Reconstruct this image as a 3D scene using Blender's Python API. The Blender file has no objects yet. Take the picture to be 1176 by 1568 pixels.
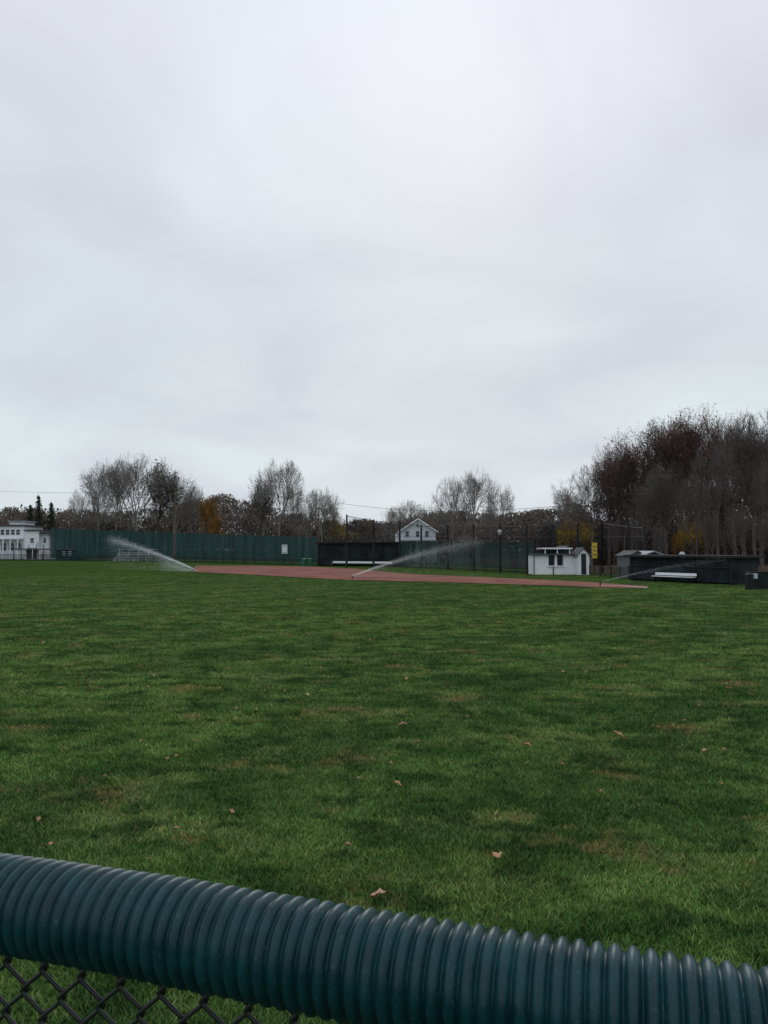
import bpy, math, random
import numpy as np
from mathutils import Vector
random.seed(7); RNG=np.random.default_rng(7)
S=bpy.context.scene
F=1180.0; HC=2.0
# survey helpers: bearing (b) and distance (d) measured from the spot behind the fence
def X(b,d): return (b-588.0)/F*d
def Z(v,d): return HC+(843.0-v)/F*d
def G(b,v):
    d=HC*F/(v-843.0); return (X(b,d),d)

# ---------------------------------------------------------------- materials
def newmat(name):
    m=bpy.data.materials.new(name); m.use_nodes=True
    nt=m.node_tree; return m,nt,nt.nodes['Principled BSDF']
def mat(name,col,rough=0.7,var=0.25,scale=3.0,spec=0.3,metal=0.0,alpha=1.0):
    m,nt,b=newmat(name)
    tc=nt.nodes.new('ShaderNodeTexCoord'); n=nt.nodes.new('ShaderNodeTexNoise')
    n.inputs['Scale'].default_value=scale; n.inputs['Detail'].default_value=3
    nt.links.new(tc.outputs['Object'],n.inputs['Vector'])
    r=nt.nodes.new('ShaderNodeValToRGB')
    r.color_ramp.elements[0].position=0.3; r.color_ramp.elements[1].position=0.7
    r.color_ramp.elements[0].color=tuple(c*(1-var) for c in col)+(1,)
    r.color_ramp.elements[1].color=tuple(min(1,c*(1+var)) for c in col)+(1,)
    nt.links.new(n.outputs['Fac'],r.inputs['Fac']); nt.links.new(r.outputs['Color'],b.inputs['Base Color'])
    b.inputs['Roughness'].default_value=rough; b.inputs['Specular IOR Level'].default_value=spec
    b.inputs['Metallic'].default_value=metal; b.inputs['Alpha'].default_value=alpha
    return m
def attrmat(name,rough=0.8,mul=1.0):
    m,nt,b=newmat(name)
    a=nt.nodes.new('ShaderNodeAttribute'); a.attribute_name='Col'
    nt.links.new(a.outputs['Color'],b.inputs['Base Color'])
    b.inputs['Roughness'].default_value=rough; b.inputs['Specular IOR Level'].default_value=0.0
    return m
M={}
M['white']=mat('white_paint',(0.80,0.82,0.83),0.6,0.05)
M['white2']=mat('white_siding',(0.74,0.76,0.79),0.6,0.06,1.0)
M['glass']=mat('window_glass',(0.03,0.035,0.04),0.15,0.3,1.0,0.5)
M['black']=mat('black_vinyl',(0.012,0.014,0.016),0.6,0.3)
M['net']=mat('black_netting',(0.015,0.017,0.018),0.8,0.3,1,0.1,0,0.20)
M['mesh']=mat('chain_link_sheet',(0.02,0.03,0.03),0.8,0.3,1,0.1,0,0.38)
M['roof']=mat('asphalt_shingle',(0.07,0.07,0.075),0.85,0.3,6)
M['roofl']=mat('roof_light',(0.30,0.32,0.34),0.7,0.15,6)
M['grey']=mat('grey_siding',(0.12,0.13,0.135),0.7,0.2)
M['dugout']=mat('dark_windscreen',(0.020,0.026,0.030),0.85,0.5,0.8,0.1)
M['alu']=mat('aluminium',(0.40,0.42,0.43),0.45,0.15,4,0.5,0.3)
M['wood']=mat('pole_wood',(0.12,0.095,0.075),0.85,0.3,3)
M['yellow']=mat('yellow_paint',(0.60,0.42,0.05),0.5,0.1)
M['greenp']=mat('green_plastic',(0.02,0.12,0.07),0.5,0.2)
M['sign']=mat('pale_sign',(0.45,0.55,0.58),0.5,0.1,2)
M['bark']=mat('bark_grey',(0.125,0.107,0.100),0.9,0.35,2.0,0.0)
M['barkhaze']=mat('bark_hazed',(0.20,0.182,0.168),0.9,0.25,2.0,0.0)  # bark lightened for the distant bare trees, aerial haze put into the colour
M['barkd']=mat('bark_dark',(0.085,0.070,0.065),0.9,0.35,2.0,0.0)
M['water']=mat('water_droplets',(0.85,0.88,0.9),0.3,0.02,1,0.5)

def leafmat(name,c0,c1,c2,scale=0.5):
    m,nt,b=newmat(name)
    g=nt.nodes.new('ShaderNodeNewGeometry'); n=nt.nodes.new('ShaderNodeTexNoise')
    n.inputs['Scale'].default_value=scale; n.inputs['Detail'].default_value=4; n.inputs['Roughness'].default_value=0.75
    nt.links.new(g.outputs['Position'],n.inputs['Vector'])
    r=nt.nodes.new('ShaderNodeValToRGB'); e=r.color_ramp.elements
    e[0].position=0.32; e[1].position=0.68; e[0].color=c0+(1,); e[1].color=c2+(1,)
    k=e.new(0.5); k.color=c1+(1,)
    nt.links.new(n.outputs['Fac'],r.inputs['Fac']); nt.links.new(r.outputs['Color'],b.inputs['Base Color'])
    b.inputs['Roughness'].default_value=0.8; b.inputs['Specular IOR Level'].default_value=0.0
    return m
M['oakleaf']=leafmat('oak_leaves_russet',(0.10,0.058,0.050),(0.16,0.080,0.064),(0.26,0.105,0.074))
M['orange']=leafmat('maple_leaves_orange',(0.14,0.075,0.025),(0.28,0.14,0.035),(0.42,0.24,0.045))
M['yellowleaf']=leafmat('yellow_leaves',(0.14,0.10,0.025),(0.34,0.23,0.035),(0.55,0.36,0.05))
M['ivy']=leafmat('ivy_leaves_dark',(0.060,0.056,0.046),(0.085,0.076,0.062),(0.12,0.105,0.08))
M['olive']=leafmat('olive_leaves',(0.12,0.11,0.045),(0.18,0.16,0.06),(0.26,0.22,0.08))
M['needle']=leafmat('pine_needles',(0.03,0.045,0.035),(0.05,0.07,0.05),(0.075,0.10,0.065))

# ---------------------------------------------------------------- mesh helpers
def mesh_np(name,verts,faces,mats,midx=None,smooth=False,col=None,parent=None):
    verts=np.asarray(verts,dtype=np.float32); faces=np.asarray(faces,dtype=np.int32)
    me=bpy.data.meshes.new(name); nf,k=faces.shape
    me.vertices.add(len(verts)); me.vertices.foreach_set('co',verts.ravel())
    me.loops.add(nf*k); me.loops.foreach_set('vertex_index',faces.ravel())
    me.polygons.add(nf); me.polygons.foreach_set('loop_start',np.arange(0,nf*k,k,dtype=np.int32))
    try: me.polygons.foreach_set('loop_total',np.full(nf,k,dtype=np.int32))
    except Exception: pass
    for m in mats: me.materials.append(m)
    if midx is not None: me.polygons.foreach_set('material_index',np.asarray(midx,dtype=np.int32))
    me.polygons.foreach_set('use_smooth',np.full(nf,bool(smooth)))
    if col is not None:
        a=me.color_attributes.new('Col','FLOAT_COLOR','POINT')
        c=np.ones((len(verts),4),dtype=np.float32); c[:,:3]=col; a.data.foreach_set('color',c.ravel())
    me.update(calc_edges=True); me.validate()
    o=bpy.data.objects.new(name,me); S.collection.objects.link(o)
    if parent: o.parent=parent
    return o
def empty(name,loc=(0,0,0),rz=0):
    e=bpy.data.objects.new(name,None); e.location=loc; e.rotation_euler=(0,0,rz); S.collection.objects.link(e); e.empty_display_size=0.3
    return e
def box(name,x0,x1,y0,y1,z0,z1,m,parent=None,bev=0.0):
    v=[(x0,y0,z0),(x1,y0,z0),(x1,y1,z0),(x0,y1,z0),(x0,y0,z1),(x1,y0,z1),(x1,y1,z1),(x0,y1,z1)]
    f=[(0,3,2,1),(4,5,6,7),(0,1,5,4),(1,2,6,5),(2,3,7,6),(3,0,4,7)]
    me=bpy.data.meshes.new(name); me.from_pydata(v,[],f); me.materials.append(m)
    o=bpy.data.objects.new(name,me); S.collection.objects.link(o)
    if parent: o.parent=parent
    if bev>0:
        b=o.modifiers.new('b','BEVEL'); b.width=bev; b.segments=2
    return o
def poly(name,v,f,m,parent=None):
    me=bpy.data.meshes.new(name); me.from_pydata(v,[],f); me.materials.append(m)
    o=bpy.data.objects.new(name,me); S.collection.objects.link(o)
    if parent: o.parent=parent
    return o
def tubes(segs,sides):
    segs=np.asarray(segs,dtype=np.float64)
    p0=segs[:,0:3];p1=segs[:,3:6];r0=segs[:,6];r1=segs[:,7]
    d=p1-p0; L=np.linalg.norm(d,axis=1,keepdims=True)+1e-9; d=d/L
    ref=np.where(np.abs(d[:,2:3])>0.9,np.array([[1.,0,0]]),np.array([[0,0,1.]]))
    u=np.cross(d,ref); u/=np.linalg.norm(u,axis=1,keepdims=True)+1e-9; w=np.cross(d,u)
    N=len(segs); V=np.zeros((N,2*sides,3))
    for k in range(sides):
        a=2*math.pi*k/sides; o=u*math.cos(a)+w*math.sin(a)
        V[:,k]=p0+o*r0[:,None]; V[:,sides+k]=p1+o*r1[:,None]
    T=[]
    for k in range(sides):
        k2=(k+1)%sides
        T.append((k,k2,sides+k)); T.append((k2,sides+k2,sides+k))
    T=np.array(T); base=(np.arange(N)*2*sides)[:,None,None]
    return V.reshape(-1,3),(T[None]+base).reshape(-1,3)
def tube_obj(name,segs,sides,m,parent=None,smooth=True):
    v,f=tubes(segs,sides); return mesh_np(name,v,f,[m],smooth=smooth,parent=parent)
def post(name,x,y,z0,z1,r,m,parent=None): return tube_obj(name,[(x,y,z0,x,y,z1,r,r)],10,m,parent)

# ---------------------------------------------------------------- turf colour
def turf_nodes(nt,bsdf,blade=False):
    N=nt.nodes; L=nt.links
    g=N.new('ShaderNodeNewGeometry')
    def noise(scale,detail=3,rough=0.6,sx=1.0,off=0.0,rot=0.0):
        mp=N.new('ShaderNodeMapping'); mp.inputs['Scale'].default_value=(1*sx,1,0.0); mp.inputs['Location'].default_value=(off,off*2,0); mp.inputs['Rotation'].default_value=(0,0,rot)
        L.new(g.outputs['Position'],mp.inputs['Vector'])
        n=N.new('ShaderNodeTexNoise'); n.noise_dimensions='2D'; n.inputs['Scale'].default_value=scale; n.inputs['Detail'].default_value=detail; n.inputs['Roughness'].default_value=rough
        L.new(mp.outputs['Vector'],n.inputs['Vector']); return n.outputs['Fac']
    def ramp(f,p0,p1,c0=(0,0,0),c1=(1,1,1)):
        r=N.new('ShaderNodeValToRGB'); r.color_ramp.elements[0].position=p0; r.color_ramp.elements[1].position=p1
        r.color_ramp.elements[0].color=c0+(1,); r.color_ramp.elements[1].color=c1+(1,); L.new(f,r.inputs['Fac']); return r.outputs['Color']
    def mix(f,a,b,mode='MIX'):
        m=N.new('ShaderNodeMix'); m.data_type='RGBA'; m.blend_type=mode
        if isinstance(f,float): m.inputs[0].default_value=f
        else: L.new(f,m.inputs[0])
        for i,x in ((6,a),(7,b)):
            if isinstance(x,tuple): m.inputs[i].default_value=x+(1,)
            else: L.new(x,m.inputs[i])
        return m.outputs[2]
    base=mix(ramp(noise(1.6,4,0.65,0.8),0.36,0.64),(0.062,0.138,0.030),(0.142,0.245,0.064))
    base=mix(ramp(noise(0.13,2,0.5,0.5,9.0),0.38,0.62),base,mix(1.0,base,(1.30,1.18,1.18),'MULTIPLY'))
    base=mix(ramp(noise(0.55,3,0.55,0.22,13.0,.22),0.42,0.58),mix(1.0,base,(0.72,0.79,0.80),'MULTIPLY'),base)
    # mower passes
    wv=N.new('ShaderNodeTexWave'); wv.wave_type='BANDS'; wv.bands_direction='X'; wv.inputs['Scale'].default_value=.11; wv.inputs['Distortion'].default_value=.6; wv.inputs['Detail'].default_value=1; wv.inputs['Detail Scale'].default_value=.6
    mp=N.new('ShaderNodeMapping'); mp.inputs['Rotation'].default_value=(0,0,math.radians(38)); L.new(g.outputs['Position'],mp.inputs['Vector']); L.new(mp.outputs['Vector'],wv.inputs['Vector'])
    base=mix(1.0,base,ramp(wv.outputs['Fac'],0.3,0.7,(0.89,)*3,(1.11,)*3),'MULTIPLY')
    base=mix(ramp(noise(1.0,3,0.6,0.7,31.0),0.56,0.68),base,(0.185,0.265,0.08))
    base=mix(ramp(noise(1.0,5,0.7,0.8,57.0),0.58,0.70,(0,0,0),(0.8,)*3),base,(0.28,0.225,0.09))
    base=mix(ramp(noise(2.4,4,0.65,0.75,77.0),0.35,0.48,(0.85,)*3,(0,0,0)),base,(0.032,0.080,0.020))
    if not blade:
        base=mix(1.0,base,(0.45,0.48,0.45),'MULTIPLY')  # flat ground darkened in colour to match the self-shadowing of the blades
        base=mix(1.0,base,ramp(noise(14.0,4,0.75),0.25,0.75,(0.55,)*3,(1.35,)*3),'MULTIPLY')
        base=mix(1.0,base,ramp(noise(90.0,2,0.75),0.25,0.75,(0.6,)*3,(1.3,)*3),'MULTIPLY')
    else:
        a=N.new('ShaderNodeAttribute'); a.attribute_name='Col'
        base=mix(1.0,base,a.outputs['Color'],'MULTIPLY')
    L.new(base,bsdf.inputs['Base Color'])
    bsdf.inputs['Roughness'].default_value=1.0 if not blade else 0.6
    bsdf.inputs['Specular IOR Level'].default_value=0.0 if not blade else 0.12
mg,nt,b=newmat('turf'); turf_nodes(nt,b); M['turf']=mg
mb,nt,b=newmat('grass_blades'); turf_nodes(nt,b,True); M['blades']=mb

poly('ground',[(-1500,-300,0),(1500,-300,0),(1500,2500,0),(-1500,2500,0)],[(0,1,2,3)],M['turf'])

# grass blades: dense close by, thinning gradually with distance
N=750000
u=RNG.random(N); d0,d1=1.2,60.0
d=(d0**.32+u*(d1**.32-d0**.32))**(1/.32)
x=(RNG.random(N)*2-1)*(0.60*d+0.3)
hgt=(0.016+0.020*RNG.random(N))*(1+0.004*d)*np.clip(1.35-d/60,.3,1); wid=(0.0018+0.0013*RNG.random(N))*(1+d*0.14)
az=RNG.random(N)*2*math.pi; la=RNG.random(N)*2*math.pi; ln=hgt*(0.3+0.9*RNG.random(N))
p=np.stack([x,d,np.zeros(N)],1)
ex=np.stack([np.cos(az)*wid,np.sin(az)*wid,np.zeros(N)],1)
tip=p+np.stack([np.cos(la)*ln,np.sin(la)*ln,hgt],1)
V=np.stack([p-ex,p+ex,tip],1).reshape(-1,3)
Fc=np.arange(3*N).reshape(-1,3)
br=(0.72+0.85*RNG.random(N)); dry=RNG.random(N)<0.07
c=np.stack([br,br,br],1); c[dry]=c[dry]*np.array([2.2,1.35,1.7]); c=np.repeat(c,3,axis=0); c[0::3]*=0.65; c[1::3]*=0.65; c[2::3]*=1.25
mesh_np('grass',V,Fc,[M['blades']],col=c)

# fallen leaves
LM=leafmat('fallen_leaf',(0.24,0.11,0.05),(0.40,0.22,0.13),(0.58,0.40,0.28),9.0)
lv=[];lf=[]
spots=[(435,1060,1.4),(615,1111,1.1),(803,1142,1.1),(943,1127,1.4),(757,1309,1.1),(577,1368,1.1),(84,1293,.9),(1110,1056,1.2),(608,1200,.8),(912,1212,.8),(1040,1105,.8),(1072,1150,.7),(300,1135,.7),(70,985,1.0),(860,1030,.9)]
pts=[G(a,b_)+(s,) for a,b_,s in spots]
for i in range(260):
    dd=4+56*random.random(); pts.append((random.uniform(-.6,.6)*dd,dd,random.uniform(.4,.8)))
for (lx,ly,s) in pts:
    r=0.046*s; a0=random.random()*6.28; tilt=random.uniform(-.5,.5); n=14; b0=len(lv)
    lv.append((lx,ly,0.040))
    for k in range(n):
        a=k/n*2*math.pi; rr=r*(0.55+0.45*abs(math.cos(a*2.5)))*(1.25 if k==0 else 1)
        px,py=rr*math.cos(a),rr*0.75*math.sin(a)
        lv.append((lx+px*math.cos(a0)-py*math.sin(a0),ly+px*math.sin(a0)+py*math.cos(a0),0.038+abs(py)*0.6+px*tilt+0.004*math.sin(5*a)))
    for k in range(n): lf.append((b0,b0+1+k,b0+1+(k+1)%n))
mesh_np('fallen_leaves',lv,lf,[LM])

# ---------------------------------------------------------------- infield dirt
M['clay']=mat('infield_clay',(0.225,0.113,0.09),0.95,0.28,0.35,0.0)
fr=[(296,876),(350,878.5),(400,881),(470,885),(540,888.5),(620,890.5),(700,892.5),(780,895),(850,897),(920,900),(990,900.5)]
bk=[(990,898),(940,894.5),(900,891.5),(820,887.5),(760,885),(700,882.5),(640,880),(590,876),(545,871),(480,868),(400,866.5),(300,866.5)]
pp=[G(a,v)+(0.03,) for a,v in fr+bk]
poly('infield_dirt',pp,[tuple(range(len(pp)))],M['clay'])
def strip(name,pts,w,m,z=0.036):
    v=[];f=[]
    for i,(a,c_) in enumerate(pts):
        q=Vector(pts[min(i+1,len(pts)-1)])-Vector(pts[max(i-1,0)]); n=Vector((-q.y,q.x)).normalized()*w/2
        v+=[(a-n.x,c_-n.y,z),(a+n.x,c_+n.y,z)]
    for i in range(len(pts)-1): f.append((2*i,2*i+1,2*i+3,2*i+2))
    return poly(name,v,f,m)
strip('chalk_line',[G(918,897),G(950,897.5),G(990,900.5)],0.15,M['white'])
M['floor']=mat('leaf_litter',(0.10,0.07,0.048),0.95,0.35,0.8,0.0)
poly('forest_floor',[(20,64,.008),(26,50,.008),(60,46,.008),(220,60,.008),(300,400,.008),(14,400,.008),(16,90,.008)],[(0,1,2,3,4,5,6)],M['floor'])
poly('street',[(-300,172,.008),(-60,172,.008),(-60,179,.008),(-300,179,.008)],[(0,1,2,3)],mat('asphalt',(0.06,0.06,0.062),0.9,0.15))

# ---------------------------------------------------------------- windscreen fences
def screenmat(name,col,tr):
    m,nt,b=newmat(name); N_=nt.nodes; L=nt.links
    g=N_.new('ShaderNodeNewGeometry'); mp=N_.new('ShaderNodeMapping'); mp.inputs['Scale'].default_value=(1.2,0.5,0.12)
    L.new(g.outputs['Position'],mp.inputs['Vector']); n=N_.new('ShaderNodeTexNoise'); n.inputs['Scale'].default_value=1.0; n.inputs['Detail'].default_value=4
    L.new(mp.outputs['Vector'],n.inputs['Vector']); r=N_.new('ShaderNodeValToRGB')
    r.color_ramp.elements[0].position=.3; r.color_ramp.elements[1].position=.72
    r.color_ramp.elements[0].color=tuple(c_*0.65 for c_ in col)+(1,); r.color_ramp.elements[1].color=tuple(c_*1.4 for c_ in col)+(1,)
    L.new(n.outputs['Fac'],r.inputs['Fac']); L.new(r.outputs['Color'],b.inputs['Base Color'])
    b.inputs['Roughness'].default_value=.8; b.inputs['Specular IOR Level'].default_value=.1; b.inputs['Alpha'].default_value=1-tr
    return m
M['teal']=screenmat('teal_windscreen',(0.026,0.064,0.062),0.06)
M['teal2']=screenmat('dark_teal_windscreen',(0.032,0.060,0.056),0.14)
def fence(name,pts,m,zb=0.15,postgap=3.0,rail=True,pr=0.045):
    e=empty(name)
    v=[];f=[];segs=[]
    for i in range(len(pts)-1):
        a=Vector(pts[i]);b_=Vector(pts[i+1]); L=(Vector((b_.x,b_.y))-Vector((a.x,a.y))).length; n=max(1,round(L/postgap))
        for k in range(n):
            q0=a.lerp(b_,k/n);q1=a.lerp(b_,(k+1)/n)
            nn=5; base=len(v); sg_=random.uniform(.1,1)
            for j in range(nn+1):
                t=j/nn; q=q0.lerp(q1,t); sag=-0.12*math.sin(math.pi*t)*sg_
                bul=0.05*math.sin(math.pi*t)
                v+=[(q.x,q.y-0.06-bul*0.5,zb),(q.x,q.y-0.06-bul,(zb+q.z)/2),(q.x,q.y-0.06,q.z+sag)]
            for j in range(nn):
                for h in range(2):
                    f.append((base+3*j+h,base+3*j+3+h,base+3*j+4+h,base+3*j+1+h))
            segs.append((q0.x,q0.y,0,q0.x,q0.y,q0.z+0.08,pr,pr))
            if rail:
                segs.append((q0.x,q0.y,q0.z,q1.x,q1.y,q1.z,pr*.7,pr*.7)); segs.append((q0.x,q0.y,.12,q1.x,q1.y,.12,pr*.6,pr*.6))
        segs.append((b_.x,b_.y,0,b_.x,b_.y,b_.z+0.08,pr,pr))
    mesh_np('screen',v,f,[m],parent=e); tube_obj('posts_and_rails',segs,6,M['black'],e)
    return e
def P(b,v,d): return (X(b,d),d,Z(v,d))
fence('windscreen_fence',[P(78,809,166),P(300,817,136),P(432,821,112),P(487,823,102)],M['teal'],0.4,4)
fence('windscreen_fence',[P(612,829,93),P(700,829,82),P(818,830,68)],M['teal2'],0.3,3)
fence('chain_link_fence',[P(-120,849,150),P(0,849,150),P(180,850,145),P(300,852,128),P(487,857,100)],M['mesh'],0.05,3.2,pr=.06)
fence('chain_link_fence',[P(612,866,90),P(700,868,80),P(818,869,66.5)],M['mesh'],0.05,3)
fence('chain_link_fence',[P(902,867,62),P(935,868,58),P(962,868,54)],M['mesh'],0.05,2)
def backstop(name,pl):
    e=empty(name); segs=[];v=[];f=[]
    for i,(b_,vt,d_) in enumerate(pl):
        x_=X(b_,d_); z_=Z(vt,d_); segs.append((x_,d_-.15,0,x_,d_-.15,z_,0.13,0.10))
        v+=[(x_,d_,Z(840,d_)),(x_,d_,z_-0.15)]
        if i: f.append((2*i-2,2*i,2*i+1,2*i-1)); a=pl[i-1]; segs.append((X(a[0],a[2]),a[2],Z(a[1],a[2])-.15,x_,d_,z_-.15,.03,.03)); segs.append((X(a[0],a[2]),a[2],Z(822,a[2]),x_,d_,Z(822,d_),.02,.02))
    mesh_np('net',v,f,[M['net']],parent=e); tube_obj('poles',segs,8,M['black'],e)
backstop('backstop_net',[(531,788,92),(572,796,92),(612,798,91),(645,804,89),(685,804,80),(725,804,75),(765,804,70),(806,803,65.5),(846,803,68.5),(884,802,70),(921,799,69)])
backstop('backstop_net',[(921,799,69),(962,804,62),(986,806,58)])

# ---------------------------------------------------------------- dugouts
def dugout(name,bl,br,dl,dr,vt,w,roofm,bench):
    xl,xr=X(bl,dl),X(br,dr); L=math.hypot(xr-xl,dr-dl); a=math.atan2(dr-dl,xr-xl)
    e=empty(name,(xl,dl,0),a); zt=Z(vt,(dl+dr)/2)
    box('back_wall',0,L,w-.1,w,0,zt-.15,M['dugout'],e); box('left_wall',0,.1,.1,w-.11,0,zt-.15,M['dugout'],e); box('right_wall',L-.1,L,.1,w-.11,0,zt-.15,M['dugout'],e)
    box('roof',-.25,L+.25,-.35,w+.3,zt-.148,zt,roofm,e)
    n=int(L/2.2)
    s=[]
    for i in range(n+1):
        x_=i*L/n; s.append((x_,0,0,x_,0,zt-.15,.04,.04))
    s.append((0,0,1.0,L,0,1.0,.035,.035)); tube_obj('front_posts',s,8,M['black'],e)
    poly('front_screen',[(0.02,.06,.1),(L-.02,.06,.1),(L-.02,.06,zt-.16),(0.02,.06,zt-.16)],[(0,1,2,3)],M['dugout'],e)
    b0,b1,zb=bench
    box('bench_seat',L*b0,L*b1,-.45,-.15,zb,zb+.05,M['white'],e,.01); box('bench_back',L*b0,L*b1,-.12,-.07,zb+.09,zb+.26,M['white'],e,.01)
    k=int((L*(b1-b0))/1.8)
    for i in range(k+1):
        x_=L*b0+.1+i*(L*(b1-b0)-.25)/k; box('bench_leg',x_,x_+.06,-.42,-.2,0,zb-.002,M['black'],e)
    return e,L,zt
dugout('dugout',487,612,101,95,830,2.6,M['black'],(0.20,0.92,0.36))
dugout('dugout',964,1118,52,45,850,2.4,M['black'],(0.29,0.70,0.34))
def gable_shed(name,bl,br,d_,vt_e,vt_p,depth,wm,rm,door=None,rz=0):
    xl,xr=X(bl,d_),X(br,d_); w=xr-xl; e=empty(name,(xl,d_,0),rz); ze=Z(vt_e,d_); zp=Z(vt_p,d_)
    v=[(0,0,0),(w,0,0),(w,0,ze),(w/2,0,zp),(0,0,ze),(0,depth,0),(w,depth,0),(w,depth,ze),(w/2,depth,zp),(0,depth,ze)]
    poly('walls',v,[(0,1,2,3,4),(9,8,7,6,5),(1,6,7,2),(5,0,4,9)],wm,e)
    o=.15; t=.08
    for sgn,nm in ((0,'roof_left'),(1,'roof_right')):
        xa=-o if sgn==0 else w+o; sl=(zp-ze)/(w/2); za=ze-sl*o+.02
        zz=zp+.02
        v=[(xa,-o,za),(w/2,-o,zz),(w/2,depth+o,zz),(xa,depth+o,za)]; v+=[(a,b_,c_+t) for a,b_,c_ in v]
        poly(nm,v,[(0,1,2,3),(4,5,6,7),(0,1,5,4),(1,2,6,5),(2,3,7,6),(3,0,4,7)],rm,e)
    if door:
        box('door',w*door[0],w*door[1],-.04,-.003,.05,door[2],M['glass'],e)
        box('door_trim_left',w*door[0]-.07,w*door[0]-.002,-.05,-.003,.05,door[2]+.07,M['white'],e); box('door_trim_right',w*door[1]+.002,w*door[1]+.07,-.05,-.003,.05,door[2]+.07,M['white'],e)
    return e
gable_shed('storage_shed',964,986,56,851,845,3,M['grey'],M['roof'])
gable_shed('equipment_shed',988,1013,55,850,845.5,3,M['dugout'],M['roofl'])

# ---------------------------------------------------------------- scorer booth
d_=64.5; e=empty('scorer_booth'); xl,xr=X(817,d_),X(883,d_); zt=Z(850,d_)
xa,xb,xc=X(839.5,d_),X(851,d_),X(862.5,d_); z0,z1=Z(866,d_),Z(850,d_)
box('wall_left',xl,xa,d_,d_+3,0,zt,M['white'],e); box('wall_right',xc,xr,d_,d_+3,0,zt,M['white'],e)
box('wall_sill',xa+.002,xc-.002,d_+.01,d_+2.9,0,z0,M['white'],e)
box('interior',xa+.002,xc-.002,d_+.5,d_+2.9,z0+.002,zt-.01,M['glass'],e)
box('mullion',xb-.09,xb+.09,d_+.005,d_+.4,z0+.002,zt-.002,M['white'],e)
box('sill_board',xa-.1,xc+.1,d_-.1,d_-.002,z0-.08,z0,M['white'],e)
box('eave_board',xl-.15,xr+.15,d_-.3,d_+3.2,zt+.002,zt+.12,M['roof'],e)
xp,xq=X(833,d_),X(873,d_); zu=Z(839,d_)
box('upper_wall',xp+.08,xq-.08,d_+.12,d_+2.5,zt+.122,zu-.102,M['dugout'],e)
box('upper_roof',xp-.1,xq+.15,d_-.1,d_+2.8,zu-.1,zu+.02,M['white'],e)
for i in range(5): 
    x_=xp+.05+i*(xq-xp-.15)/4; box('roof_post',x_,x_+.07,d_,d_+.07,zt+.122,zu-.102,M['white'] if i in(0,2,4) else M['black'],e)
s=[(xl,d_-.06,0,xl,d_-.06,zt,.04,.04),(X(846.5,d_),d_-.06,0,X(846.5,d_),d_-.06,z0-.1,.04,.04)]
tube_obj('front_posts',s,8,M['black'],e)
gable_shed('ticket_booth',884,902,63.5,850,840,2.2,M['white2'],M['roof'],(0.28,0.72,1.75))
gable_shed('storage_shed',858,882,72,845,837,4,M['grey'],M['roof'])
d_=66;e=empty('yellow_sign'); box('panel',X(906.5,d_),X(914,d_),d_,d_+.06,Z(855,d_),Z(831,d_),M['yellow'],e,.01); post('post',X(910,d_),d_+.12,0,Z(833,d_),.05,M['black'],e)
for k in range(3): box('lettering',X(907.7,d_),X(912.7,d_),d_-.012,d_-.003,Z(838+6*k,d_),Z(836.5+6*k,d_),M['wood'],e)

d_=40; e=empty('low_wall'); box('wall_screen',X(1140,d_),X(1300,d_),d_,d_+.1,0,Z(877,d_),M['dugout'],e); box('coping',X(1139,d_),X(1300,d_),d_-.03,d_+.13,Z(877,d_)+.002,Z(876,d_)+.04,M['black'],e)
def bin_(name,b_,d_,r,h,m,lid):
    e=empty(name,(X(b_,d_),d_,0)); s=[(0,0,0,0,0,h*.9,r*.85,r),(0,0,h*.9,0,0,h*.93,r*1.08,r*1.08),(0,0,h*.93,0,0,h,r*1.0,r*.5),(0,0,h,0,0,h+.01,r*.5,0.01)]
    tube_obj('barrel',s[:2],16,m,e); tube_obj('lid',s[2:],16,lid,e)
bin_('trash_bin',1146,39.5,.2,.85,M['black'],M['black'])
d_=39.5; e=empty('notice_board'); box('panel',X(1150.5,d_),X(1160,d_),d_+.1,d_+.14,Z(886,d_),Z(878,d_),M['sign'],e); tube_obj('post',[(X(1155,d_),d_+.2,0,X(1155,d_),d_+.2,Z(880,d_),.03,.03)],8,M['black'],e)
bin_('trash_bin',466,99,.35,1.0,M['greenp'],M['greenp']); bin_('trash_bin',475,99,.35,1.0,M['greenp'],M['greenp'])
d_=108;e=empty('notice_board'); box('panel',X(431.5,d_),X(440.5,d_),d_,d_+.08,Z(848,d_),Z(834,d_),M['sign'],e,.01); box('print',X(433,d_),X(439,d_),d_-.012,d_-.003,Z(845,d_),Z(838,d_),M['white'],e)
post('post',X(436,d_),d_+.14,0,Z(840,d_),.06,M['black'],e)

# ---------------------------------------------------------------- bleachers
e=empty('bleachers'); d_=140; xl,xr=X(174,d_),X(298,d_)
for i in range(5):
    box('seat_plank',xl,xr,d_+i*.65,d_+i*.65+.3,.42+i*.28,.48+i*.28,M['alu'],e); box('foot_plank',xl,xr,d_+i*.65-.3,d_+i*.65-.02,.16+i*.28,.20+i*.28,M['alu'],e)
s=[]
for k in range(9):
    x_=xl+.2+k*(xr-xl-.4)/8
    s.append((x_,d_,0.02,x_,d_+2.7,1.5,.03,.03)); s.append((x_,d_+2.7,0,x_,d_+2.7,2.2,.03,.03)); s.append((x_,d_,0,x_,d_,.42,.03,.03))
s.append((xl,d_+2.7,2.2,xr,d_+2.7,2.2,.03,.03)); tube_obj('frame',s,6,M['alu'],e)

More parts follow.
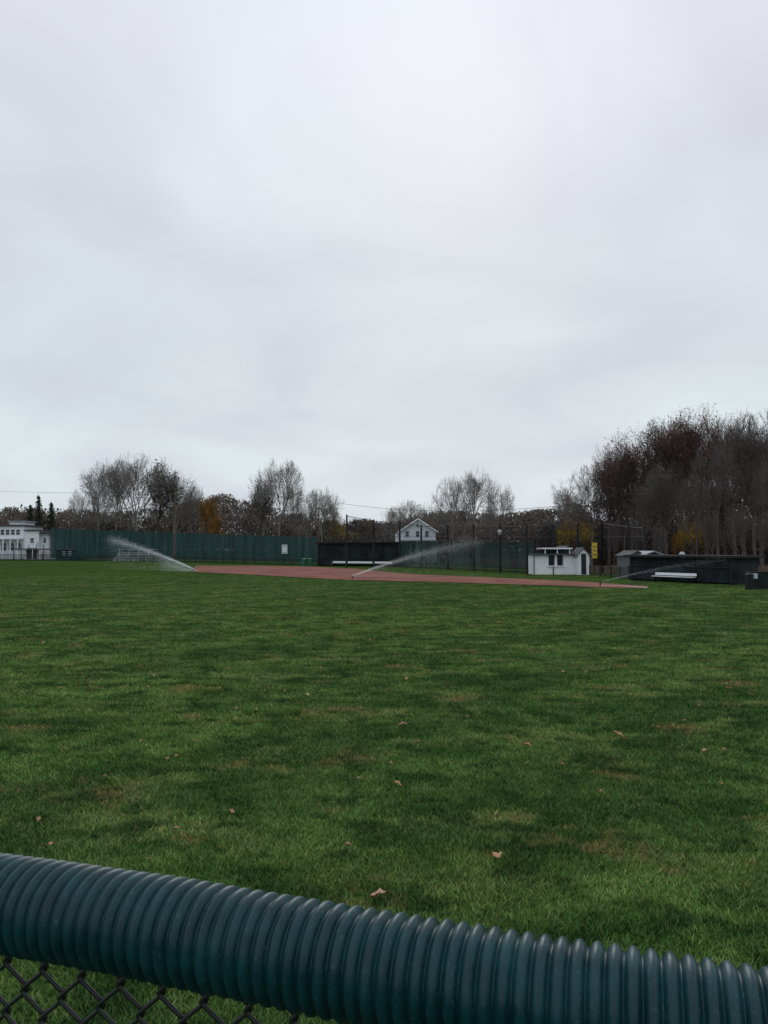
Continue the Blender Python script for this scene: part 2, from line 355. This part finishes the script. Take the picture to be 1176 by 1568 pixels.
# ---------------------------------------------------------------- houses
def window(e,x0,x1,y,z0,z1,trim=.1):
    box('window_pane',x0,x1,y-.05,y-.003,z0,z1,M['glass'],e)
    box('window_trim_top',x0-trim,x1+trim,y-.09,y-.003,z1+.002,z1+trim,M['white'],e); box('window_sill',x0-trim,x1+trim,y-.11,y-.003,z0-trim,z0-.002,M['white'],e)
    box('sash_bar',x0,x1,y-.075,y-.052,(z0+z1)/2-.03,(z0+z1)/2+.03,M['white'],e)
d_=140; e=empty('white_house'); a,b_=X(606,d_),X(667,d_); ze=Z(813,d_); zp=Z(795,d_); c_=(X(640,d_)); dep=9
gx0,gx1=X(613,d_),X(667,d_)
v=[(gx0,d_,0),(gx1,d_,0),(gx1,d_,ze),(c_,d_,zp),(gx0,d_,ze)]; v+=[(q[0],q[1]+dep,q[2]) for q in v]
poly('walls',v,[(0,1,2,3,4),(9,8,7,6,5),(1,6,7,2),(5,0,4,9)],M['white2'],e)
for nm,xa in (('roof_left',gx0-.5),('roof_right',gx1+.5)):
    xe=gx0 if xa<c_ else gx1; sl=(zp-ze)/abs(c_-xe); za=ze-sl*.5+.03
    v=[(xa,d_-.5,za),(c_,d_-.5,zp+.03),(c_,d_+dep+.4,zp+.03),(xa,d_+dep+.4,za)]; v+=[(q[0],q[1],q[2]+.22) for q in v]
    poly(nm,v,[(0,1,2,3),(4,5,6,7),(0,1,5,4),(1,2,6,5),(2,3,7,6),(3,0,4,7)],M['roof'],e)
    v=[(xa,d_-.55,za-.12),(c_,d_-.55,zp-.09),(c_,d_-.55,zp+.2),(xa,d_-.55,za+.17)]; v+=[(q[0],q[1]+.04,q[2]) for q in v]
    poly('rake_board',v,[(0,1,2,3),(4,5,6,7),(0,1,5,4),(2,3,7,6)],M['white'],e)
box('side_wing',a,gx0-.01,d_+1,d_+dep-1,0,Z(815,d_),M['white2'],e); box('wing_roof',a-.2,gx0-.012,d_+.8,d_+dep-.8,Z(815,d_)+.002,Z(813,d_),M['roof'],e)
for bb in (621,637,651): window(e,X(bb,d_),X(bb+5,d_),d_,Z(822,d_),Z(813.5,d_))
window(e,X(637.5,d_),X(642,d_),d_,Z(807,d_),Z(802,d_))
for bb in (618,630,655): window(e,X(bb,d_),X(bb+6,d_),d_,Z(845,d_),Z(833,d_))
box('door',X(645,d_),X(650,d_),d_-.06,d_-.003,0.3,Z(833,d_),M['glass'],e)
box('porch_roof',X(610,d_),X(668,d_),d_-2.2,d_-.01,Z(829,d_),Z(827,d_),M['roofl'],e)
for bb in (611,624,638,652,667): box('porch_post',X(bb,d_)-.08,X(bb,d_)+.08,d_-2.1,d_-1.95,0,Z(829,d_)-.002,M['white'],e)
box('porch_rail',X(611,d_),X(667,d_),d_-2.07,d_-2.0,1.5,1.6,M['white'],e)
box('chimney',X(627,d_),X(630,d_),d_+4,d_+4.6,ze,Z(796,d_),mat('chimney_brick',(.2,.1,.08),.9,.2),e)

d_=182; e=empty('white_house'); 
box('main_block',X(-70,d_),X(37,d_),d_,d_+10,0,Z(806,d_),M['white2'],e); box('main_roof',X(-72,d_),X(39,d_),d_-.5,d_+10.5,Z(806,d_)+.002,Z(803.5,d_),M['roof'],e)
box('cupola',X(8,d_),X(32,d_),d_+2,d_+7,Z(803.5,d_)+.002,Z(798.5,d_),M['white2'],e); box('cupola_roof',X(6,d_),X(34,d_),d_+1.6,d_+7.4,Z(798.5,d_)+.002,Z(797,d_),M['roofl'],e)
for bb in (-60,-45,-30,-15,1,9,17,25): window(e,X(bb,d_),X(bb+5.5,d_),d_,Z(819,d_),Z(811,d_),.15)
box('balcony',X(-70,d_),X(36,d_),d_-2,d_-.01,Z(826,d_),Z(824,d_),M['white'],e)
for bb in (-60,-45,-28,-12,0,11,22,33): box('porch_post',X(bb,d_)-.12,X(bb,d_)+.12,d_-1.95,d_-1.7,0,Z(826,d_)-.002,M['white'],e)
box('balcony_rail',X(-70,d_),X(36,d_),d_-2.0,d_-1.94,Z(820,d_),Z(819.4,d_),M['white'],e)
for bb in (-55,-35,-10,3,14,25): window(e,X(bb,d_),X(bb+7,d_),d_,Z(843,d_),Z(831,d_),.15)
d_=178; e=empty('white_garage'); box('block',X(38,d_),X(60,d_),d_,d_+9,0,Z(813,d_),M['white'],e); box('annex',X(60,d_)+.01,X(72,d_),d_+1,d_+9,0,Z(817,d_),M['white2'],e)
box('roof',X(37,d_),X(61,d_),d_-.4,d_+9.4,Z(813,d_)+.002,Z(811,d_),M['roof'],e); box('annex_roof',X(61,d_)+.01,X(83,d_),d_-.4,d_+9.3,Z(817,d_)+.002,Z(814,d_),M['roof'],e)
window(e,X(47,d_),X(52,d_),d_,Z(831,d_),Z(824,d_),.15); window(e,X(64,d_),X(68,d_),d_+1,Z(831,d_),Z(824,d_),.15)
box('garage_door',X(42,d_),X(57,d_),d_-.06,d_-.004,0.1,Z(839,d_),M['grey'],e)
box('deck',X(30,d_),X(78,d_),d_-3,d_-.1,Z(842,d_),Z(840,d_),M['grey'],e)
for i in range(9): x_=X(31+i*5.6,d_); box('deck_post',x_,x_+.12,d_-3,d_-2.88,0,Z(834,d_),M['white'] if i%2 else M['black'],e)
box('pennant_sign',X(66,d_),X(72,d_),d_-3.2,d_-3.1,Z(838,d_),Z(830,d_),M['sign'],e)
d_=160; e=empty('green_shed'); box('walls',X(86,d_),X(122,d_),d_,d_+3,0,Z(842,d_),M['teal'],e)
for bb in (97,106): window(e,X(bb,d_),X(bb+4,d_),d_,Z(850,d_),Z(845,d_),.06)
box('roof',X(85,d_),X(123,d_),d_-.2,d_+3.2,Z(842,d_)+.002,Z(840,d_),M['roof'],e)

# ---------------------------------------------------------------- poles and wires
def upole(name,b_,vt,d_,lamp=True):
    x_=X(b_,d_); z_=Z(vt,d_); e=empty(name,(x_,d_,0)); s=[(0,0,0,0,0,z_,.2,.12)]
    tube_obj('pole',s,8,M['wood'],e); box('crossarm',-1.1,1.1,-.06,.06,z_-1.0,z_-.85,M['wood'],e)
    if lamp: tube_obj('lamp_arm',[(0,0,z_-1.8,1.0,-.6,z_-1.3,.05,.05),(1.0,-.6,z_-1.3,1.7,-1,z_-1.35,.12,.08)],8,M['alu'],e)
upole('utility_pole',268,748,134); upole('utility_pole',488,787,140,False)
def wire(name,a,b_,sag=1.0,r=.035):
    pts=[]; n=24
    for i in range(n+1):
        t=i/n; pts.append((a[0]+(b_[0]-a[0])*t,a[1]+(b_[1]-a[1])*t,a[2]+(b_[2]-a[2])*t-sag*4*t*(1-t)))
    tube_obj(name,[pts[i]+pts[i+1]+(r,r) for i in range(n)],4,M['black'])
wire('power_line',P(-60,749,160),P(268,752,134),.5,.022)
wire('power_line',P(487,765,150),P(1000,757,100),2.2,.026)
wire('power_line',P(268,755,134),P(487,765,150),1.2,.022)
def lamp(name,b_,vt,d_):
    x_=X(b_,d_); z_=Z(vt,d_); e=empty(name,(x_,d_,0)); tube_obj('pole',[(0,0,0,0,0,z_,.07,.05)],8,M['black'],e)
    tube_obj('head',[(0,0,z_-.4,0,0,z_-.1,.10,.2),(0,0,z_-.1,0,0,z_+.05,.2,.08)],12,M['alu'],e)
lamp('street_lamp',765,812,66.8); lamp('street_lamp',1044,846,50)

# ---------------------------------------------------------------- trees
def gen_tree(seed,H,W,maxl=5,trunk=.30,up=.05,kids=(5,5,5,5,4),spread=.9,tw=.012,leaf=None,leafn=3,leafs=.13,leafzmin=.0,tr=.24,cb=.2,lj=.28,lmin=.03):
    """crown is grown freely then trimmed to a lumpy egg-shaped envelope from height cb*H to H"""
    R=random.Random(seed); segs=[]; tips=[]
    def perp(d,ang):
        a=Vector((R.gauss(0,1),R.gauss(0,1),R.gauss(0,1))); a=(a-d*a.dot(d)).normalized()
        return (d*math.cos(ang)+a*math.sin(ang)).normalized()
    def grow(p,d,L,r,l):
        n=5 if l==0 else (4 if l<3 else (3 if l<maxl else 2)); r1=r*(.6 if l else .72); q=p; nodes=[]
        for i in range(n):
            d=(d+Vector((R.gauss(0,1),R.gauss(0,1),R.gauss(0,1)))*(.04 if l==0 else .15)+Vector((0,0,up if l else .05))).normalized()
            q2=q+d*L/n; ra=r+(r1-r)*i/n; rb=r+(r1-r)*(i+1)/n
            segs.append((q.x,q.y,q.z,q2.x,q2.y,q2.z,max(ra,tw),max(rb,tw*.8))); q=q2; nodes.append((q.copy(),d.copy(),rb,(i+1)/n))
        if l==maxl: tips.append(q); return
        k=kids[l]
        for j in range(k):
            if l==0: nd=nodes[-1] if j<3 else nodes[R.choice([-2,-3,-1])]
            else: nd=nodes[min(n-1,int((j+.5+R.random()*.7)/k*n))]
            ang=(R.uniform(.25,.75) if l==0 else R.uniform(.4,.95))*spread if not(l>0 and j==k-1) else .2
            rr=nd[2]*R.uniform(.5,.75); grow(nd[0],perp(nd[1],ang),L*R.uniform(.55,.82)*(1.15 if l==0 else 1),rr,l+1)
    grow(Vector((0,0,0)),Vector((0,0,1)),H*trunk,tr,0)
    a=np.array(segs); zm=np.percentile(a[:,5],97); xm=np.percentile(np.hypot(a[:,3],a[:,4]),90)
    sc=np.array([(W/2)/xm,(W/2)/xm,H/zm]); a[:,0:3]*=sc; a[:,3:6]*=sc
    T=np.array([[q.x,q.y,q.z] for q in tips])*sc
    ph=R.random()*6
    def inside(p):
        az=np.arctan2(p[:,1],p[:,0]); t=np.clip((p[:,2]/H-cb)/(1-cb),-1,2)
        lump=1+.13*np.sin(3*az+ph+5*t)+.09*np.sin(7*az+2*ph-9*t)
        prof=np.where(t<0,0.15,np.sqrt(np.clip(1-((t-.52)/.52)**2,0,1))**.8)
        rr=np.hypot(p[:,0],p[:,1])/(W/2); return (rr<prof*lump)&(p[:,2]<H*(.93+.07*np.sin(4*az+ph)))
    ok=inside(a[:,3:6])|((a[:,6]>.09)&(a[:,5]<H*.9)); a=a[ok]; T=T[inside(T)]
    big=a[:,6]>.05
    v1,f1=tubes(a[big],6); v2,f2=tubes(a[~big],3)
    V=[v1,v2]; Fs=[f1,f2+len(v1)]; mi=[np.zeros(len(f1)+len(f2))]
    if leaf:
        t=T; rg=np.random.default_rng(seed)
        pz=t[:,2]/H+.10*np.sin(t[:,0]*1.1+seed)+.08*np.sin(t[:,1]*1.3); keep=rg.random(len(t))<np.clip((pz-leafzmin)/max(.05,(1-leafzmin))*2.2,lmin,1); t=t[keep]
        c=np.repeat(t,leafn,axis=0)+rg.normal(0,lj,(len(t)*leafn,3)); n=len(c)
        tri=c[:,None,:]+rg.normal(0,leafs,(n,3,3)); b0=len(v1)+len(v2)
        V.append(tri.reshape(-1,3)); Fs.append(np.arange(3*n).reshape(-1,3)+b0); mi.append(np.ones(n))
    return np.concatenate(V),np.concatenate(Fs),np.concatenate(mi)
LIB={}
def lib(key,bark,leafm=None,**k):
    V,Fc,mi=gen_tree(leaf=bool(leafm),**k); ms=[bark]+([leafm] if leafm else [])
    o=mesh_np('tmp',V,Fc,ms,mi); LIB[key]=(o.data,k['H'],k['W']); bpy.data.objects.remove(o)
for i in range(3): lib('bare%d'%i,M['barkhaze'],seed=11+i,H=18,W=14,tw=.018,trunk=.24,cb=.12)
for i in range(3): lib('oak%d'%i,M['barkd'],M['oakleaf'],seed=31+i,H=17,W=11,tw=.013,trunk=.30,leafn=5,leafs=.060,leafzmin=.56,cb=.26,tr=.30,lj=.24,spread=.95,lmin=.06)
for i in range(3): lib('wood%d'%i,M['bark'],seed=51+i,H=17,W=10,tw=.014,trunk=.32,spread=.95,up=.05,tr=.26,cb=.28)
lib('ivy',M['barkd'],M['ivy'],seed=71,H=18,W=10,kids=(5,5,5,4,3),tw=.02,trunk=.2,leafn=5,leafs=.11,cb=.08,lj=.45)
lib('orange',M['barkd'],M['orange'],seed=73,H=10,W=8,kids=(5,5,4,4,3),tw=.02,trunk=.2,leafn=5,leafs=.11,cb=.1)
lib('yellow',M['barkd'],M['yellowleaf'],seed=75,H=8,W=7,kids=(5,5,4,4,3),tw=.012,trunk=.2,leafn=5,leafs=.07,cb=.1)
lib('olive',M['bark'],M['olive'],seed=77,H=14,W=9,kids=(5,5,5,4,3),tw=.018,trunk=.2,leafn=2,leafs=.08,cb=.1)
def tree(name,key,b_,vt,d_,wpx,rz=None):
    me,H,W=LIB[key]; o=bpy.data.objects.new(name,me); S.collection.objects.link(o)
    h=Z(vt,d_); w=wpx/F*d_; o.location=(X(b_,d_),d_,-.05); s=h/H; o.scale=(w/W,w/W,s); o.rotation_euler=(0,0,random.random()*6.28 if rz is None else rz)
for k,(b_,vt,d_,w) in enumerate([(150,708,188,85),(178,698,182,105),(212,690,178,120),(268,715,185,95),(290,736,190,55),(128,743,190,55)]): tree('bare_tree','bare%d'%(k%3),b_,vt,d_,w)
tree('ivy_covered_tree','ivy',240,705,182,74)
for k,(b_,vt,d_,w) in enumerate([(426,698,152,88),(402,726,155,60),(450,735,158,46),(494,742,150,66),(470,756,156,42),(622,763,152,72),(600,773,156,40),(655,766,160,40)]): tree('bare_tree','bare%d'%((k+1)%3),b_,vt,d_,w)
tree('ivy_covered_tree','ivy',403,730,156,40)
tree('maple_tree','orange',318,757,165,34); tree('maple_tree','orange',330,786,150,26); tree('maple_tree','olive',500,766,155,50); tree('maple_tree','yellow',516,790,165,30)
for k,(b_,vt,d_,w) in enumerate([(693,726,128,68),(728,714,130,84),(766,736,132,50),(708,760,134,36),(752,768,126,36)]): tree('bare_tree','bare%d'%(k%3),b_,vt,d_,w)
for k,(b_,vt,d_,w) in enumerate([(905,708,92,115),(872,742,98,60)]): tree('bare_tree','bare%d'%(k%3),b_,vt,d_,w)
for k,(b_,vt,d_,w) in enumerate([(932,676,84,100),(968,660,80,125),(1008,640,78,130),(1045,626,76,135),(1082,616,74,135),(1000,670,90,120),(1060,638,88,130),(945,688,92,90),(1110,636,86,110)]): tree('oak_tree','oak%d'%(k%3),b_,vt,d_,w)
for k,(b_,vt,d_,w) in enumerate([(1125,620,80,115),(1155,626,72,120),(1195,620,70,130),(1235,634,66,130),(1165,643,84,120),(1100,668,64,80),(955,712,88,90),(1020,700,70,80),(1140,658,92,110),(1190,658,90,120),(1240,640,75,120),(1195,690,60,90),(1310,640,75,130),(985,730,68,60),(1065,720,64,60),(940,790,68,34),(1090,780,62,40),(1135,770,58,44),(1010,800,62,26),(1165,785,56,40),(975,805,66,24)]): tree('bare_tree','wood%d'%(k%3),b_,vt,d_,w)
tree('maple_tree','yellow',884,797,84,62); tree('maple_tree','yellow',1058,795,72,38); tree('maple_tree','orange',1040,812,76,26)
def conifer(name,b_,vt,d_,wpx):
    h=Z(vt,d_); w=wpx/F*d_/2; segs=[(0,0,0,0,0,h,.22,.03)]; T=[]
    rg=np.random.default_rng(int(b_))
    z=h*.12
    while z<h*.98:
        R_=w*(1-z/h)**.8*rg.uniform(.75,1.1)+.15
        for k in range(7):
            a=rg.random()*6.28; L=R_*rg.uniform(.6,1.1); ex,ey,ez=math.cos(a)*L,math.sin(a)*L,z-L*.15+rg.normal(0,.1)
            segs.append((0,0,z,ex,ey,ez,.04,.015))
            n=int(14*L)+8; t=rg.random(n)[:,None]; c=np.array([[0,0,z]])*(1-t)+np.array([[ex,ey,ez]])*t+rg.normal(0,.14,(n,3))
            T.append(c[:,None,:]+rg.normal(0,.13,(n,3,3)))
        z+=h*.028
    v,f=tubes(segs,5); t=np.concatenate(T).reshape(-1,3); V=np.concatenate([v,t]); Fa=np.concatenate([f,np.arange(len(t)).reshape(-1,3)+len(v)])
    o=mesh_np(name,V,Fa,[M['barkd'],M['needle']],np.r_[np.zeros(len(f)),np.ones(len(t)//3)]); o.location=(X(b_,d_),d_,0)
for c_ in [(58,757,198,34),(78,768,200,34),(46,772,199,26)]: conifer('pine_tree',*c_)

# distant treeline mass: rounded crowns of fine twig-sized flecks, aerial haze mixed into their colours, with low undergrowth
pal=np.array([(.20,.175,.155),(.25,.22,.20),(.17,.15,.135),(.24,.17,.12),(.20,.13,.11),(.28,.22,.12),(.13,.135,.11),(.29,.27,.25)])*.68
prof=[(-300,778),(0,776),(110,780),(180,785),(300,765),(320,756),(345,756),(380,766),(430,780),(520,800),(545,797),(600,797),(650,785),(700,782),(760,790),(790,783),(840,778),(900,765),(1000,745),(1500,740)]
pb_,pv_=zip(*prof); Vt=[];Ct=[]
rg=np.random.default_rng(5)
for i in range(900):
    b_=rg.uniform(-250,1420); dd=rg.uniform(206,270); front=i%4==0
    top=np.interp(b_,pb_,pv_)+abs(rg.normal(0,7))-3+(16 if front else 0)
    if front: dd=rg.uniform(190,196) if not(-20<b_<110 or 595<b_<680) else 206
    dark=1.0
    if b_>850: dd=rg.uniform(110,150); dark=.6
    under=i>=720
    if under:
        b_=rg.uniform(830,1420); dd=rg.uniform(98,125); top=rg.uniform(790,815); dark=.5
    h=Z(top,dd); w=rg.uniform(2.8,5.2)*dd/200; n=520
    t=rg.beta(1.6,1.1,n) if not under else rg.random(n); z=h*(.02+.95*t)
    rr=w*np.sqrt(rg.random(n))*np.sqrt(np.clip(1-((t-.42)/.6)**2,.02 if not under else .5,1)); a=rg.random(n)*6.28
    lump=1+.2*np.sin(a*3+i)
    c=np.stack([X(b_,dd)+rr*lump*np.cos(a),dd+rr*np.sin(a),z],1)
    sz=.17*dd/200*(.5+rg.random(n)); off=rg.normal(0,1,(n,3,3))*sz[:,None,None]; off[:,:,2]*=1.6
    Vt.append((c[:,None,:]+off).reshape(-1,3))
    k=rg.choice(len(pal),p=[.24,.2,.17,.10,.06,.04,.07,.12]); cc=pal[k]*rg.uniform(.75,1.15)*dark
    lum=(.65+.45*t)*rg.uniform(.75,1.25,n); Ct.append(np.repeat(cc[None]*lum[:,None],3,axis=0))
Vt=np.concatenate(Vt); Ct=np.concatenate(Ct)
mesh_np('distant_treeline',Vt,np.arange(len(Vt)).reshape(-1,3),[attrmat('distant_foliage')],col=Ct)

# ---------------------------------------------------------------- sprinklers
def sprinkler(name,base,end,peak,n,s0,s1,mist,size,tp=1.25):
    bx,by=base; e=empty(name,(bx,by,0)); v=np.array(end)-np.array([bx,by,0]); rg=np.random.default_rng(int(abs(bx)*10))
    tube_obj('riser',[(0,0,0,0,0,.22,.04,.035),(0,0,.22,v[0]*.02,v[1]*.02,.32,.03,.02)],8,M['black'],e)
    t=rg.random(n)**tp; sg=(s0+(s1-s0)*t**1.3)
    p=np.stack([v[0]*t,v[1]*t,.25+(v[2]-.25)*(t+peak*t*(1-t))],1)+rg.normal(0,1,(n,3))*sg[:,None]*np.array([.6,.6,.5])
    m=int(n*mist); t2=rg.random(m)**.8; q=np.stack([v[0]*t2,v[1]*t2,.25+(v[2]-.25)*(t2+peak*t2*(1-t2))],1)
    fall=rg.random(m)**2.0; q[:,2]*=(1-fall); q[:,:2]+=rg.normal(0,.4,(m,2))*(.3+t2[:,None])
    p=np.concatenate([p,q]); p=p[p[:,2]>.02]; k=len(p)
    tri=p[:,None,:]+rg.normal(0,size,(k,3,3))
    mesh_np('spray',tri.reshape(-1,3),np.arange(3*k).reshape(-1,3),[M['water']],parent=e)
g=G(297,875); sprinkler('lawn_sprinkler',g,(X(168,80),80,Z(825,80)),.25,14000,.05,.50,.7,.011)
g=G(540,887); sprinkler('lawn_sprinkler',g,(X(735,60),60,Z(828,60)),.35,18000,.035,.66,.7,.0066)
g=G(918,898); sprinkler('lawn_sprinkler',g,(X(1112,44),44,Z(857,44)),.5,5000,.015,.28,.4,.0042)
rg=np.random.default_rng(3); n=11000; t=rg.random(n)
b_=297-48*t**.8; bx,by=G(297,875); x_=(b_-588)/F*by+rg.normal(0,.35,n); z_=np.abs(rg.random(n)**.8*(.15+1.45*t))
p=np.stack([x_,by+rg.normal(0,.5,n),z_],1); tri=p[:,None,:]+rg.normal(0,.008,(n,3,3))
mesh_np('water_mist',tri.reshape(-1,3),np.arange(3*n).reshape(-1,3),[M['water']])

# ---------------------------------------------------------------- near fence with corrugated guard
pl=Vector((-0.476,0.978,0)); pr_=Vector((0.343,0.712,0)); ax=(pr_-pl).normalized(); nrm=Vector((-ax.y,ax.x,0)); org=pl; ZP=2.0-0.438
fe=empty('chain_link_fence')
m,nt,b=newmat('guard_plastic'); N_=nt.nodes; Lk=nt.links
tc=N_.new('ShaderNodeTexCoord'); n1=N_.new('ShaderNodeTexNoise'); n1.inputs['Scale'].default_value=28; n1.inputs['Detail'].default_value=5
Lk.new(tc.outputs['Object'],n1.inputs['Vector']); r=N_.new('ShaderNodeValToRGB'); r.color_ramp.elements[0].position=.35; r.color_ramp.elements[1].position=.75
r.color_ramp.elements[0].color=(.002,.030,.036,1); r.color_ramp.elements[1].color=(.006,.055,.064,1); Lk.new(n1.outputs['Fac'],r.inputs['Fac'])
n2=N_.new('ShaderNodeTexNoise'); n2.inputs['Scale'].default_value=240; n2.inputs['Detail'].default_value=3; Lk.new(tc.outputs['Object'],n2.inputs['Vector'])
r2=N_.new('ShaderNodeValToRGB'); r2.color_ramp.elements[0].position=.60; r2.color_ramp.elements[1].position=.80; r2.color_ramp.elements[1].color=(.45,.45,.45,1); Lk.new(n2.outputs['Fac'],r2.inputs['Fac'])
mx=N_.new('ShaderNodeMix'); mx.data_type='RGBA'; Lk.new(r2.outputs['Color'],mx.inputs[0]); Lk.new(r.outputs['Color'],mx.inputs[6]); mx.inputs[7].default_value=(.08,.16,.17,1)
Lk.new(mx.outputs[2],b.inputs['Base Color'])
r3=N_.new('ShaderNodeMapRange'); r3.inputs['To Min'].default_value=.26; r3.inputs['To Max'].default_value=.48; Lk.new(n1.outputs['Fac'],r3.inputs['Value']); Lk.new(r3.outputs['Result'],b.inputs['Roughness'])
b.inputs['Specular IOR Level'].default_value=.28
bp=N_.new('ShaderNodeBump'); bp.inputs['Strength'].default_value=.15; bp.inputs['Distance'].default_value=.001; Lk.new(n2.outputs['Fac'],bp.inputs['Height']); Lk.new(bp.outputs['Normal'],b.inputs['Normal'])
M['guard']=m
pitch=.0168; s=np.arange(-1.9,2.6,pitch/12); C=56; th=np.linspace(0,2*math.pi,C,endpoint=False)
ph=s/pitch*math.pi; prf=np.abs(np.sin(ph))**.75
rad=.0458+.0090*prf*(1+.05*np.sin(s*31)*np.sin(s*7))
cz=ZP+.004*np.sin(s*2.3+.8)+.0015*np.sin(s*9); cn=.004*np.sin(s*1.7)
A=np.array(org)[None]+s[:,None]*np.array(ax)[None]+cn[:,None]*np.array(nrm)[None]; A[:,2]=cz
V=A[:,None,:]+rad[:,None,None]*(np.cos(th)[None,:,None]*np.array(nrm)[None,None]+np.sin(th)[None,:,None]*np.array((0,0,1.))[None,None])
ns=len(s); i0=np.arange(ns-1)[:,None]*C; j=np.arange(C)[None]; j2=(j+1)%C
Fq=np.stack([i0+j,i0+C+j,i0+C+j2,i0+j2],-1).reshape(-1,4)
mesh_np('corrugated_guard',V.reshape(-1,3),Fq,[M['guard']],smooth=True,parent=fe)
cu=bpy.data.curves.new('woven_wires','CURVE'); cu.dimensions='3D'; cu.bevel_depth=.0028; cu.bevel_resolution=2
W_=.0275; h_=.060
for i in range(-60,92):
    ph0=0 if i%2 else 1; pts=[]
    nz=int(1.5/(h_/2)); 
    for k in range(nz):
        for t in (0,.12,.5,.88):
            kk=k+t; sgn=1 if (k+ph0)%2==0 else -1
            xx=sgn*(1-2*(t if t==.5 else (0.06 if t==.12 else (.94 if t==.88 else 0))))
            off=.0032*(sgn*(1-2*t)) 
            q=org+ax*(i*W_+xx*W_*.56)+nrm*off; pts.append((q.x,q.y,ZP-.035-kk*h_/2))
    sp=cu.splines.new('POLY'); sp.points.add(len(pts)-1)
    for k,q in enumerate(pts): sp.points[k].co=(*q,1)
cu.materials.append(mat('black_wire_coating',(.010,.013,.013),.4,.2,20,.5))
o=bpy.data.objects.new('woven_wires',cu); S.collection.objects.link(o); o.parent=fe
a_=org+ax*-1.9; b2=org+ax*2.6
sg=[(a_.x,a_.y,ZP,b2.x,b2.y,ZP,.021,.021),(a_.x,a_.y,.06,b2.x,b2.y,.06,.012,.012)]
for ss in (-1.2,1.85):
    q=org+ax*ss+nrm*.03; sg.append((q.x,q.y,0,q.x,q.y,ZP,.03,.03))
tube_obj('rails_and_posts',sg,12,M['black'],fe)

# ---------------------------------------------------------------- sky, sun, camera
el,azs=math.radians(30),math.radians(6)
w=bpy.data.worlds.new('World'); S.world=w; w.use_nodes=True; nt=w.node_tree; N_=nt.nodes; L=nt.links
bg=N_['Background']; bg.inputs['Strength'].default_value=1.0
sk=N_.new('ShaderNodeTexSky'); sk.sky_type='NISHITA'; sk.sun_disc=False; sk.sun_elevation=el; sk.sun_rotation=azs; sk.air_density=1; sk.dust_density=3
tc=N_.new('ShaderNodeTexCoord'); sp=N_.new('ShaderNodeSeparateXYZ'); L.new(tc.outputs['Generated'],sp.inputs[0])
def math_(op,a,b_=None):
    n=N_.new('ShaderNodeMath'); n.operation=op
    for i,v in enumerate((a,b_)):
        if v is None: continue
        if isinstance(v,(int,float)): n.inputs[i].default_value=v
        else: L.new(v,n.inputs[i])
    return n.outputs[0]
zc=math_('ADD',math_('MAXIMUM',sp.outputs[2],0.0),.28)
cx=math_('DIVIDE',sp.outputs[0],zc); cy=math_('DIVIDE',sp.outputs[1],zc); cb=N_.new('ShaderNodeCombineXYZ'); L.new(cx,cb.inputs[0]); L.new(cy,cb.inputs[1])
n1=N_.new('ShaderNodeTexNoise'); n1.inputs['Scale'].default_value=1.6; n1.inputs['Detail'].default_value=4; n1.inputs['Roughness'].default_value=.48; n1.inputs['Distortion'].default_value=.5; L.new(cb.outputs[0],n1.inputs['Vector'])
rp=N_.new('ShaderNodeValToRGB'); e=rp.color_ramp.elements; e[0].position=.32; e[1].position=.68; e[0].color=(.61,.635,.725,1); e[1].color=(.73,.79,.85,1); L.new(n1.outputs['Fac'],rp.inputs['Fac'])
er=N_.new('ShaderNodeValToRGB'); L.new(sp.outputs[2],er.inputs['Fac']); e=er.color_ramp.elements
e[0].position=0; e[0].color=(1.04,1.07,1.04,1); e[1].position=1; e[1].color=(1.2,1.18,1.18,1)
for p_,c_ in ((.10,(1.03,1.06,1.03)),(.22,(.96,.98,.965)),(.40,(1.02,1.03,1.02)),(.55,(1.14,1.12,1.12))): k=e.new(p_); k.color=c_+(1,)
m1=N_.new('ShaderNodeMix'); m1.data_type='RGBA'; m1.blend_type='MULTIPLY'; m1.inputs[0].default_value=1; L.new(rp.outputs['Color'],m1.inputs[6]); L.new(er.outputs['Color'],m1.inputs[7])
sd=Vector((math.sin(azs)*math.cos(el),math.cos(azs)*math.cos(el),math.sin(el)))
vd=N_.new('ShaderNodeVectorMath'); vd.operation='DOT_PRODUCT'; L.new(tc.outputs['Generated'],vd.inputs[0]); vd.inputs[1].default_value=sd
gl=math_('MULTIPLY',math_('POWER',math_('MAXIMUM',vd.outputs['Value'],0),14.0),.05); gl1=math_('ADD',gl,.98)
m2=N_.new('ShaderNodeVectorMath'); m2.operation='SCALE'; L.new(m1.outputs[2],m2.inputs[0]); L.new(gl1,m2.inputs['Scale'])
sks=N_.new('ShaderNodeVectorMath'); sks.operation='SCALE'; L.new(sk.outputs['Color'],sks.inputs[0]); sks.inputs['Scale'].default_value=.07
m3=N_.new('ShaderNodeMix'); m3.data_type='RGBA'; m3.inputs[0].default_value=.97; L.new(sks.outputs[0],m3.inputs[6]); L.new(m2.outputs[0],m3.inputs[7])
L.new(m3.outputs[2],bg.inputs['Color'])
ld=bpy.data.lights.new('sun','SUN'); ld.energy=.7; ld.angle=math.radians(30); ld.color=(1,.97,.93); lo=bpy.data.objects.new('sun',ld); S.collection.objects.link(lo)
lo.rotation_euler=(-sd).to_track_quat('-Z','Y').to_euler(); lo.location=(0,0,50)
cd=bpy.data.cameras.new('camera'); co=bpy.data.objects.new('camera',cd); S.collection.objects.link(co); S.camera=co
co.location=(0,0,HC); co.rotation_euler=(math.radians(90)+math.atan(59/F),0,0); cd.sensor_fit='HORIZONTAL'; cd.sensor_width=36; cd.lens=36*F/1176; cd.clip_end=5000; cd.clip_start=.05
S.view_settings.view_transform='Standard'; S.view_settings.look='None'; S.view_settings.exposure=0
